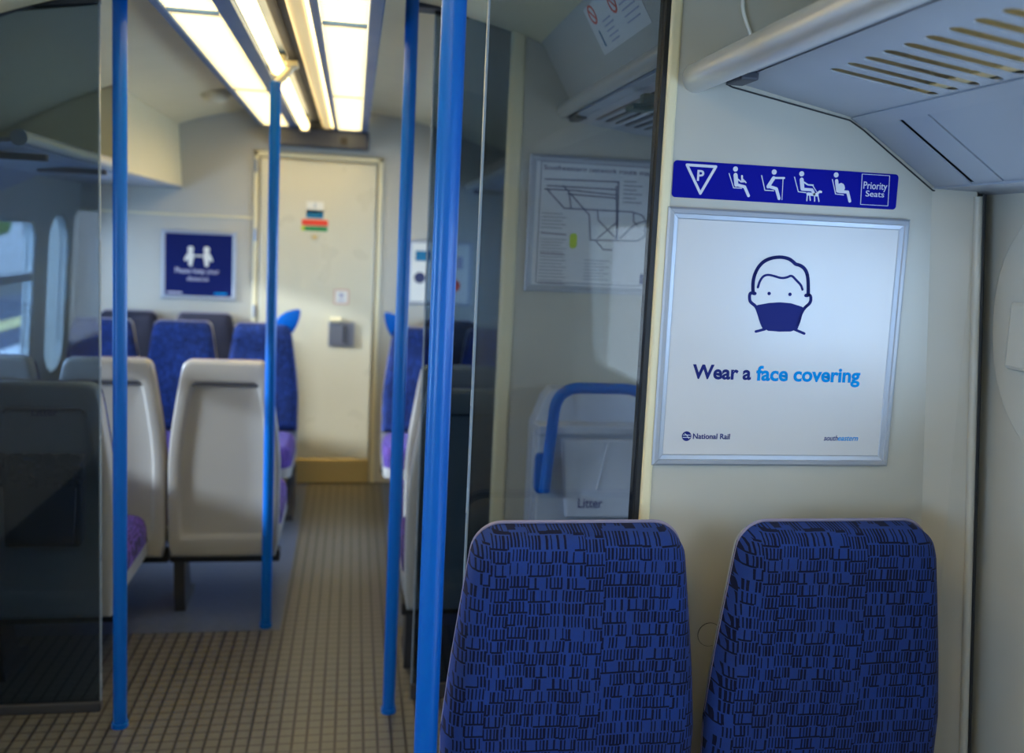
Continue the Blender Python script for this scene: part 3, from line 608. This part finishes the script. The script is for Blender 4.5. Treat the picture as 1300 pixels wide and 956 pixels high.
link_mesh('text_block', b, M['mapgrey'], mp); b = bmesh.new()
for k in range(7): stroke([(.72, 1.447 - k * .010), (.80 - .015 * (k % 2), 1.447 - k * .010)], .0022, ym, bm=b)
link_mesh('text_block', b, M['mapgrey'], mp); b = bmesh.new()
for k in range(6): stroke([(.835, 1.700 - k * .013), (.875 + .02 * (k % 2), 1.700 - k * .013)], .0035, ym, bm=b)
link_mesh('text_block', b, M['mapgrey'], mp); b = bmesh.new()
link_mesh('subheading', stroke([(.576, 1.527), (.655, 1.524)], .005, ym), M['mapgrey'], mp); stroke([(.576, 1.463), (.652, 1.462)], .005, ym, bm=b)
link_mesh('subheading', b, M['mapgrey'], mp)
link_mesh('lime_marker', plate([rrect(.668, .692, 1.482, 1.530, .011)], .001, FRONT(ym - .0004)), M['lime'], mp)
link_mesh('corner_mark', box(.905, .93, ym - .001, ym, 1.378, 1.41), M['navy'], mp)

# ---------------------------------------------------------------- litter bin and grab rail
lb = thing('litter_bin', 'pale grey litter bin lettered Litter on the vestibule wall', 'litter bin', (.79, 2.74, .0))
YL = 2.68
link_mesh('back_board', prism_y([(.565, .2), (1.02, .2), (1.02, .93), (.985, 1.02), (.965, 1.045), (.62, 1.045), (.598, 1.02), (.565, .93)], YL + .06, YQ - .002, .006), M['bin'], lb)
link_mesh('body', prism_y([(.575, .04), (1.01, .04), (1.015, .915), (.570, .915)], YL + .005, YL + .07, .008), M['bin'], lb)
link_mesh('rim', prism_y([(.566, .915), (1.02, .915), (1.02, .945), (.566, .945)], YL - .012, YL + .07, .008, 3), M['bin'], lb)
link_mesh('flap', prism_y([(.664, .655), (.93, .655), (.955, .905), (.640, .905)], YL - .018, YL + .008, .009, 3), M['bin'], lb)
link_mesh('flap_crease', prism_y([(.755, .745), (.759, .745), (.790, .895), (.784, .895)], YL - .021, YL - .016, .001, 1), M['bin'], lb)
link_mesh('lettering', text('Litter', .701, .690, .078, .030, YL - .018, bold=.01), M['navy'], lb)
link_mesh('lower_door', prism_y([(.598, .12), (.985, .12), (.985, .62), (.598, .62)], YL - .002, YL + .008, .003, 1), M['bin'], lb)
gr = thing('grab_rail', 'bright blue U-shaped grab rail in front of the litter bin', 'grab rail', (.75, 2.62, .70))
yg = 2.63
path = fillet([(.590, yg + .02, .745), (.606, yg - .01, 1.070), (.885, yg - .01, 1.070), (.955, yg - .01, .80)], .075, 10)
link_mesh('bar', tube(path, .0170, 20), M['pole'], gr, True)
link_mesh('mounting_plate', prism_y(rrect(.560, .598, .735, .860, .018), YL - .025, YL + .004, .004), M['pole'], gr, True)
link_mesh('mounting_plate', prism_y(rrect(.935, .975, .735, .860, .018), YL - .025, YL + .004, .004), M['pole'], gr, True)

# ================================================================ other racks
def rack(name, label, x, sgn, y0, y1, zr, xw):
    T = thing(name, label, 'luggage rack', (x, (y0 + y1) / 2, zr - .1))
    link_mesh('rail', prism_y(rail_poly(x, zr, .024, .024), y0, y1), M['rail'], T, True)
    link_mesh('shelf', prism_y([(x + sgn * .02, zr - .012), (x + sgn * .32, zr - .05), (xw, zr - .16), (xw, zr - .145), (x + sgn * .32, zr - .035), (x + sgn * .02, zr + .0)], y0, y1), M['panelgrey'], T)
    for yy in (y0 + .25, y1 - .25): link_mesh('shelf_bracket', box(min(x, x + sgn * .25), max(x, x + sgn * .25), yy - .015, yy + .015, zr - .05, zr - .028, .004), M['box'], T)
rack('luggage_rack', 'luggage rack along the far left side behind the smoked screen', -.955, -1, 2.87, 4.07, 1.725, -1.49)
rack('luggage_rack', 'luggage rack over the right seats beyond the vestibule partition', .66, 1, 2.87, 5.466, 1.80, 1.19)
cbx = thing('overhead_cabinet', 'cream overhead cabinet in the far left corner by the end wall', 'cabinet', (-1.2, 4.8, 1.71))
cp_ = [(-.965, 1.712), (-.985, ceil_z(-.985) - .003)] + [(x, ceil_z(x) - .003) for x in (-1.05, -1.15, -1.25, -1.35, -1.45, -1.5)] + [(-1.50, 1.712)]
link_mesh('carcass', prism_y(cp_, 4.085, 5.468), M['trim'], cbx)
link_mesh('front_edge', box(-.973, -.955, 4.075, 4.11, 1.705, 2.052, .004), M['wall'], cbx)
link_mesh('bottom_edge', box(-1.5, -.957, 4.08, 5.468, 1.700, 1.712, .003, 1), M['panelgrey'], cbx)

# ================================================================ poles
def pole(name, label, x, y, top, r=.0195, fl=.024):
    T = thing(name, label, 'grab pole', (x, y, 0))
    link_mesh('tube', tube([(x, y, .012), (x, y, top)], r, 32), M['pole'], T, True)
    b = tube([(x, y, 0), (x, y, .014)], fl, 32); link_mesh('floor_flange', b, M['pole'], T, True)
    return T
T = pole('grab_pole', 'thick bright blue pole nearest the camera, beside the smoked glass edge', .1415, 1.45, ceil_z(.14) - .002)
link_mesh('ceiling_flange', tube([(.1415, 1.45, ceil_z(.14) - .016), (.1415, 1.45, ceil_z(.14) - .001)], .038, 32), M['pole'], T, True)
T = pole('grab_pole', 'blue pole just left of the nearest one, at the far vestibule screen', .1475, 2.76, ceil_z(.147) - .002)
T = pole('grab_pole', 'leftmost blue pole beside the dark smoked screen', -.650, 2.74, ceil_z(-.65) - .002)
T = pole('grab_pole', 'blue pole in the aisle behind the cream seat backs, bracketed to the lights', -.290, 3.425, 2.005)
link_mesh('top_cap', tube([(-.290, 3.425, 2.0), (-.290, 3.425, 2.015), (-.290, 3.425, 2.022)], [.0205, .0205, .012], 24), M['pole'], T, True)
link_mesh('ceiling_bracket', tube(smoothpts([Vector(p) for p in [(-.290, 3.425, 2.010), (-.268, 3.425, 2.035), (-.243, 3.425, 2.062), (-.232, 3.425, 2.088)]]), .015, 16), M['trim'], T, True)
link_mesh('bracket_clamp', box(-.258, -.212, 3.39, 3.46, 2.070, 2.092, .006), M['trim'], T)
# ================================================================ seats
PROFILES = {'row': [(.24, .190), (.27, .201), (.45, .2045), (.62, .2045), (.74, .193), (.85, .177), (.93, .164), (1.0, .150)],
            'priority': [(.24, .195), (.30, .214), (.62, .218), (.74, .207), (.85, .194), (.93, .184), (1.0, .175)]}
PROF = 'row'
def hw_profile(z, w=1.0):
    pts = PROFILES[PROF]
    for (a, ha), (c, hc) in zip(pts, pts[1:]):
        if z <= c: return (ha + (hc - ha) * (max(z, a) - a) / (c - a)) * w
    return pts[-1][1] * w
def outline(z0, z1, w, top_r, inset=0.0, n=16):
    """right side from bottom up, rounded top corner, mirrored"""
    R = []
    for k in range(n + 1):
        z = z0 + (z1 - top_r - z0) * k / n; R.append((hw_profile(z, w) - inset, z))
    hx = hw_profile(z1 - top_r, w) - inset
    drift = (hw_profile(z1 - top_r, w) - hw_profile(z1, w))
    for k in range(1, 9):
        a = math.pi / 2 * k / 8; R.append((hx - top_r * (1 - math.cos(a)) - drift * math.sin(a), z1 - top_r + top_r * math.sin(a)))
    return R + [(-x, z) for x, z in R[::-1]]
def pillow(outl, y_back, T, sign=1, pw=2.6, rings=12, center=None, flat=0.0):
    """closed padded shape: outline in (x,z) at y_back swelling by T"""
    b = bmesh.new(); cx = 0; cz = center if center is not None else (min(z for _, z in outl) + max(z for _, z in outl)) / 2
    prev = [b.verts.new((x, y_back, z)) for x, z in outl]; b.faces.new(prev)
    for k in range(1, rings + 1):
        s_ = 1 - (k / rings) ** 1.6 * .97; u = 1 - s_
        y = y_back + sign * T * (1 - max(0, 1 - u * 5.5) ** pw) ** (1 / pw)
        y += sign * flat * u
        cur = [b.verts.new((cx + (x - cx) * s_, y, cz + (z - cz) * s_)) for x, z in outl]
        n = len(outl)
        for i in range(n): b.faces.new((prev[i], prev[(i + 1) % n], cur[(i + 1) % n], cur[i]))
        prev = cur
    b.faces.new(prev[::-1]); return b
def pillow_xy(outl, z_back, T, **k):
    b = pillow(outl, 0, T, 1, **k); b.transform(Matrix(((1, 0, 0, 0), (0, 0, 1, 0), (0, 1, 0, z_back), (0, 0, 0, 1)))); return b
def make_seat(name, label, group, w=1.0, cushion=True, leg=-1, cloth='moq', top=1.0, recess=True, handle=0, topr=.026, shell_drop=0.0, shell_in=0.0):
    T = thing(name, label, 'train seat', (0, 0, 0), group)
    # moulded shell with a sunken back panel
    ol = outline(.245, top - shell_drop, w, topr, shell_in); b = bmesh.new(); zc = .615
    prof = [(1.0, .045), (1.0, .014), (.992, .006), (.975, .0015), (.955, 0), (.82, 0), (.80, .0015), (.765, .0115), (.745, .013), (.4, .013), (.05, .013)] if recess else \
           [(1.0, .045), (1.0, .014), (.992, .006), (.975, .0015), (.955, 0), (.5, 0), (.05, 0)]
    prev = None; n = len(ol)
    for s_, y in prof:
        sz = s_ if s_ > .9 else s_ * 1.0
        cur = [b.verts.new((x * s_, y, zc + (z - zc) * sz)) for x, z in ol]
        if prev is None: b.faces.new(cur)
        else:
            for i in range(n): b.faces.new((prev[i], prev[(i + 1) % n], cur[(i + 1) % n], cur[i]))
        prev = cur
    b.faces.new(prev)
    link_mesh('shell', b, M['shell'], T, True)
    if recess:
        tz = zc + (top - zc) * .785; hx = hw_profile(tz, w) * .70
        link_mesh('panel_groove', tube([(-hx, .004, tz - .012), (-hx + .010, .004, tz), (hx - .010, .004, tz), (hx, .004, tz - .012)], .0045, 8), M['box'], T)
    ol2 = outline(.42, top - .002, w, topr + .006)
    link_mesh('backrest', pillow(ol2, .040, .062, 1, flat=.012), M[cloth], T, True)
    pp = [Vector((x, .043, z)) for x, z in outline(.44, top + .0005, w, topr + .006, .003)]
    link_mesh('piping', tube(pp, .0032, 8), M['piping'], T, True)
    if cushion:
        cr = rrect(-.204 * w, .204 * w, .085, .53, .06, 6)
        link_mesh('cushion', pillow_xy(cr, .335, .095, flat=.01), M['moqlit'] if cloth == 'moq' else M[cloth], T, True)
        b = bmesh.new(); f = b.faces.new([b.verts.new((x, y, .285)) for x, y in rrect(-.203 * w, .203 * w, .05, .525, .05, 6)])
        e = bmesh.ops.extrude_face_region(b, geom=[f]); bmesh.ops.translate(b, vec=(0, 0, .052), verts=[v for v in e['geom'] if isinstance(v, bmesh.types.BMVert)])
        link_mesh('cushion_pan', b, M['shell'], T, True)
        link_mesh('support_beam', box(-.205 * w, .205 * w, .06, .12, .205, .25, .004, 1), M['black'], T)
        link_mesh('cantilever', box(-.03, .03, .12, .42, .225, .286, .006, 1), M['dark'], T)
        if leg:
            lxp = leg * .17
            b = prism_y([(0, 0), (.02, .0), (.02, .02)], 0, .001)
            b.free(); b = bmesh.new()
            poly_ = [(.09, .0), (.30, .0), (.30, .03), (.21, .06), (.15, .21), (.06, .21), (.07, .06)]   # (y,z)
            f = b.faces.new([b.verts.new((lxp - .02, y, z)) for y, z in poly_]); e = bmesh.ops.extrude_face_region(b, geom=[f])
            bmesh.ops.translate(b, vec=(.04, 0, 0), verts=[v for v in e['geom'] if isinstance(v, bmesh.types.BMVert)])
            link_mesh('leg', b, M['dark'], T)
    if handle:
        h = handle
        pts = [(h * .05, .03, top - .03), (h * .062, .03, top + .035), (h * .11, .03, top + .068), (h * .155, .03, top + .075), (h * .165, .03, top + .035), (h * .150, .03, top - .04)]
        ol3 = [(h * a, top + c) for a, c in ((.045, -.04), (.060, .005), (.085, .040), (.120, .064), (.160, .078), (.188, .082), (.196, .070), (.190, .03), (.176, -.01), (.155, -.05))]
        link_mesh('corner_handle', prism_y(ol3, .035, .060, .008, 3), M['pole'], T, True)
    return T
def copy_tree(o, parent=None):
    c = o.copy(); COL.objects.link(c)
    if parent: c.parent = parent
    for ch in list(o.children): copy_tree(ch, c)
    return c
def put(src, first, x, y, rz, label):
    o = src if first else copy_tree(src); o.location = (x, y, 0); o.rotation_euler.z = rz; o['label'] = label; return o
# priority seats under the poster, facing the camera
PROF = 'priority'
pr = make_seat('train_seat', '', 'priority seats under the poster', w=1.085, leg=1, recess=False, topr=.040, shell_drop=.014, shell_in=.012)
PROF = 'row'
put(pr, True, .4135, 1.600, math.pi, 'blue patterned priority seat on the left, in front of the smoked glass')
put(pr, False, .9150, 1.600, math.pi, 'blue patterned priority seat on the right, under the poster beside the body side')
# seats beyond the vestibule with their cream backs to the camera
bk = make_seat('train_seat', '', 'cream-backed seats facing away from the camera')
B = [(-.9225, 2.955, 'cream-backed seat behind the dark left screen, with the litter bag on its back'),
     (-1.335, 2.955, 'cream-backed seat beyond the left screen next to the side wall, mostly outside the photo'),
     (.400, 2.955, 'nearest cream-backed seat right of the aisle, behind the vestibule screen'),
     (.815, 2.955, 'cream-backed seat by the wall behind the route map partition'),
     (-.460, 3.50, 'cream-backed seat on the aisle directly behind the middle blue pole'),
     (-.875, 3.50, 'cream-backed seat in the middle of the row of three, behind the leftmost pole'),
     (-1.290, 3.50, 'cream-backed seat by the far side window, top just visible through the left screen'),
     (.425, 3.50, 'second cream-backed seat right of the aisle, beyond the nearest one'),
     (.840, 3.50, 'cream-backed window seat on the right in the second row beyond the vestibule')]
for k, (x, y, lab) in enumerate(B): put(bk, k == 0, x, y, 0, lab)
# blue seats facing the camera
fb = make_seat('train_seat', '', 'blue seats facing the camera near the end wall', w=.93, recess=False)
Fs = [(-.870, 5.02, 'blue seat facing the camera, middle one of the far left row'), (-1.265, 5.02, 'blue seat at the window end of the far left row, behind the dark screen'),
      (.770, 5.02, 'blue window seat facing the camera in the far right row')]
for k, (x, y, lab) in enumerate(Fs): put(fb, k == 0, x, y, math.pi, lab)
h1 = make_seat('train_seat', '', 'blue seats facing the camera near the end wall', w=.93, recess=False, handle=-1)
put(h1, True, -.465, 5.02, math.pi, 'dark blue aisle seat facing the camera, with a corner handle, left of the door')
h2 = make_seat('train_seat', '', 'blue seats facing the camera near the end wall', w=.93, recess=False, handle=1)
put(h2, True, .365, 5.02, math.pi, 'blue aisle seat with a blue corner handle, right of the door')
dk = make_seat('folded_seat', '', 'dark seat backs against the end wall', w=.98, cushion=False, cloth='darkseat', top=1.005, recess=False)
D = [(-1.235, 'dark seat back against the end wall, under the left edge of the blue poster'), (-.825, 'dark seat back against the end wall below the blue poster'), (.575, 'dark seat back against the end wall right of the door')]
for k, (x, lab) in enumerate(D): put(dk, k == 0, x, 5.45, math.pi, lab)

# litter bag hung on the back of the near left seat
lbg = thing('litter_bag', 'black litter bag in a holder on the back of the near left seat', 'litter bag', (-.91, 2.92, .50))
link_mesh('holder', prism_y([(-1.02, .50), (-.80, .50), (-.795, .78), (-1.025, .78)], 2.895, 2.9505, .008, 2), M['dark'], lbg)
b = bmesh.new(); bmesh.ops.create_grid(b, x_segments=46, y_segments=16, size=1)
for v in b.verts:
    u, w_ = v.co.x, v.co.y; rnd = noise.noise(Vector((u * 5, w_ * 3, 1.7))) * .014 + noise.noise(Vector((u * 14, w_ * 8, 4.2))) * .006
    v.co = Vector((-.91 + u * .118, 2.889 - (1 - u ** 8) * .012 - abs(rnd) * 1.2, .745 + w_ * .052 + noise.noise(Vector((u * 7, 2.1, 0))) * .008))
e = bmesh.ops.extrude_face_region(b, geom=b.faces[:]); bmesh.ops.translate(b, vec=(0, .004, 0), verts=[v for v in e['geom'] if isinstance(v, bmesh.types.BMVert)])
link_mesh('bag_rim', b, M['bag'], lbg, True)
link_mesh('bag_body', prism_y([(-1.005, .515), (-.815, .515), (-.808, .70), (-1.012, .70)], 2.878, 2.896, .008, 3), M['bag'], lbg, True)
link_mesh('lettering', text('Litter', -.955, .898, .075, .022, 2.9505, bold=.01), M['navy'], bk)

# ================================================================ end wall furniture
yw = YE
kd = thing('distance_poster', 'navy framed poster asking to keep your distance on the end wall', 'poster', (-.87, yw, 1.08))
mitred(-1.075, -.665, 1.075, 1.470, .022, yw - .012, yw, 'frame_bar', M['alu'], kd)
link_mesh('poster_sheet', box(-1.055, -.685, yw - .007, yw - .002, 1.095, 1.450), M['posternavy'], kd)
yk = yw - .007
for sx in (-1, 1):
    cx = -.872 + sx * .044
    b = disc((cx, 1.362), .017, yk); stroke([(cx, 1.335), (cx, 1.305)], .034, yk, bm=b, n=14); stroke([(cx + sx * .018, 1.325), (cx + sx * .028, 1.300)], .014, yk, bm=b); stroke([(cx, 1.305), (cx, 1.275)], .022, yk, bm=b)
    link_mesh('figure', b, M['lwhite'], kd)
link_mesh('distance_bar', stroke([(-.895, 1.325), (-.849, 1.325)], .009, yk), M['lwhite'], kd)
link_mesh('lettering', join(text('Please keep your', -1.000, 1.225, .242, .030, yk, bold=.02), text('distance', -.935, 1.182, .118, .026, yk, bold=.02)), M['dim'], kd)
link_mesh('footer_print', stroke([(-1.038, 1.112), (-.965, 1.112)], .012, yk), M['dim'], kd); link_mesh('footer_print', stroke([(-.78, 1.112), (-.72, 1.112)], .012, yk), M['sky'], kd)
pp_ = thing('picture_poster', 'framed white poster with two small pictures right of the end door', 'poster', (.51, yw, 1.09))
mitred(.318, .702, 1.090, 1.475, .02, yw - .012, yw, 'frame_bar', M['alu'], pp_)
link_mesh('poster_sheet', box(.336, .684, yw - .007, yw - .002, 1.108, 1.457), M['lwhite'], pp_)
link_mesh('picture', box(.36, .45, yw - .009, yw - .007, 1.35, 1.41), M['teal'], pp_); link_mesh('picture', box(.545, .645, yw - .009, yw - .007, 1.31, 1.385), M['dim'], pp_)
b = disc((.39, 1.25), .034, yk); link_mesh('picture', b, M['mapline'], pp_); link_mesh('picture', disc((.60, 1.21), .036, yk), M['red'], pp_)
yd = YE - .030
ds = thing('door_label', 'stacked white, blue, red and green notice on the end door', 'sign', (-.22, yd, 1.48))
link_mesh('notice_strip', box(-.275, -.180, yd - .002, yd, 1.602, 1.665), M['lwhite'], ds)
link_mesh('notice_strip', box(-.275, -.180, yd - .002, yd, 1.570, 1.618, 0), M['teal'], ds)
link_mesh('notice_strip', box(-.300, -.152, yd - .002, yd, 1.528, 1.562), M['red'], ds)
link_mesh('notice_strip', box(-.285, -.155, yd - .002, yd, 1.497, 1.523), M['green'], ds)
link_mesh('symbol', box(-.302, -.285, yd - .002, yd, 1.497, 1.523), M['lime'], ds)
link_mesh('print_mark', text('i', -.231, 1.630, .006, .028, yd - .002, bold=.02), M['teal'], ds)
sq = thing('door_notice', 'small white square notice with a red border on the end door', 'sign', (-.065, yd, 1.08))
link_mesh('sheet', box(-.108, -.022, yd - .002, yd, 1.078, 1.165), M['lwhite'], sq)
link_mesh('border', stroke([(-.105, 1.081), (-.025, 1.081), (-.025, 1.162), (-.105, 1.162), (-.105, 1.081)], .006, yd - .002), mat('label_pale_red', (.55, .25, .18), .5), sq)
link_mesh('symbol', join(disc((-.065, 1.130), .014, yd - .002), stroke([(-.083, 1.100), (-.047, 1.100)], .008, yd - .002)), M['dim'], sq)
kh = tag(link_mesh('keyhole', tube([(-.226, yd - .012, 1.462), (-.226, yd, 1.462)], .013, 20), M['brass']), 'small round brass keyhole on the end door under the coloured notice', 'keyhole')
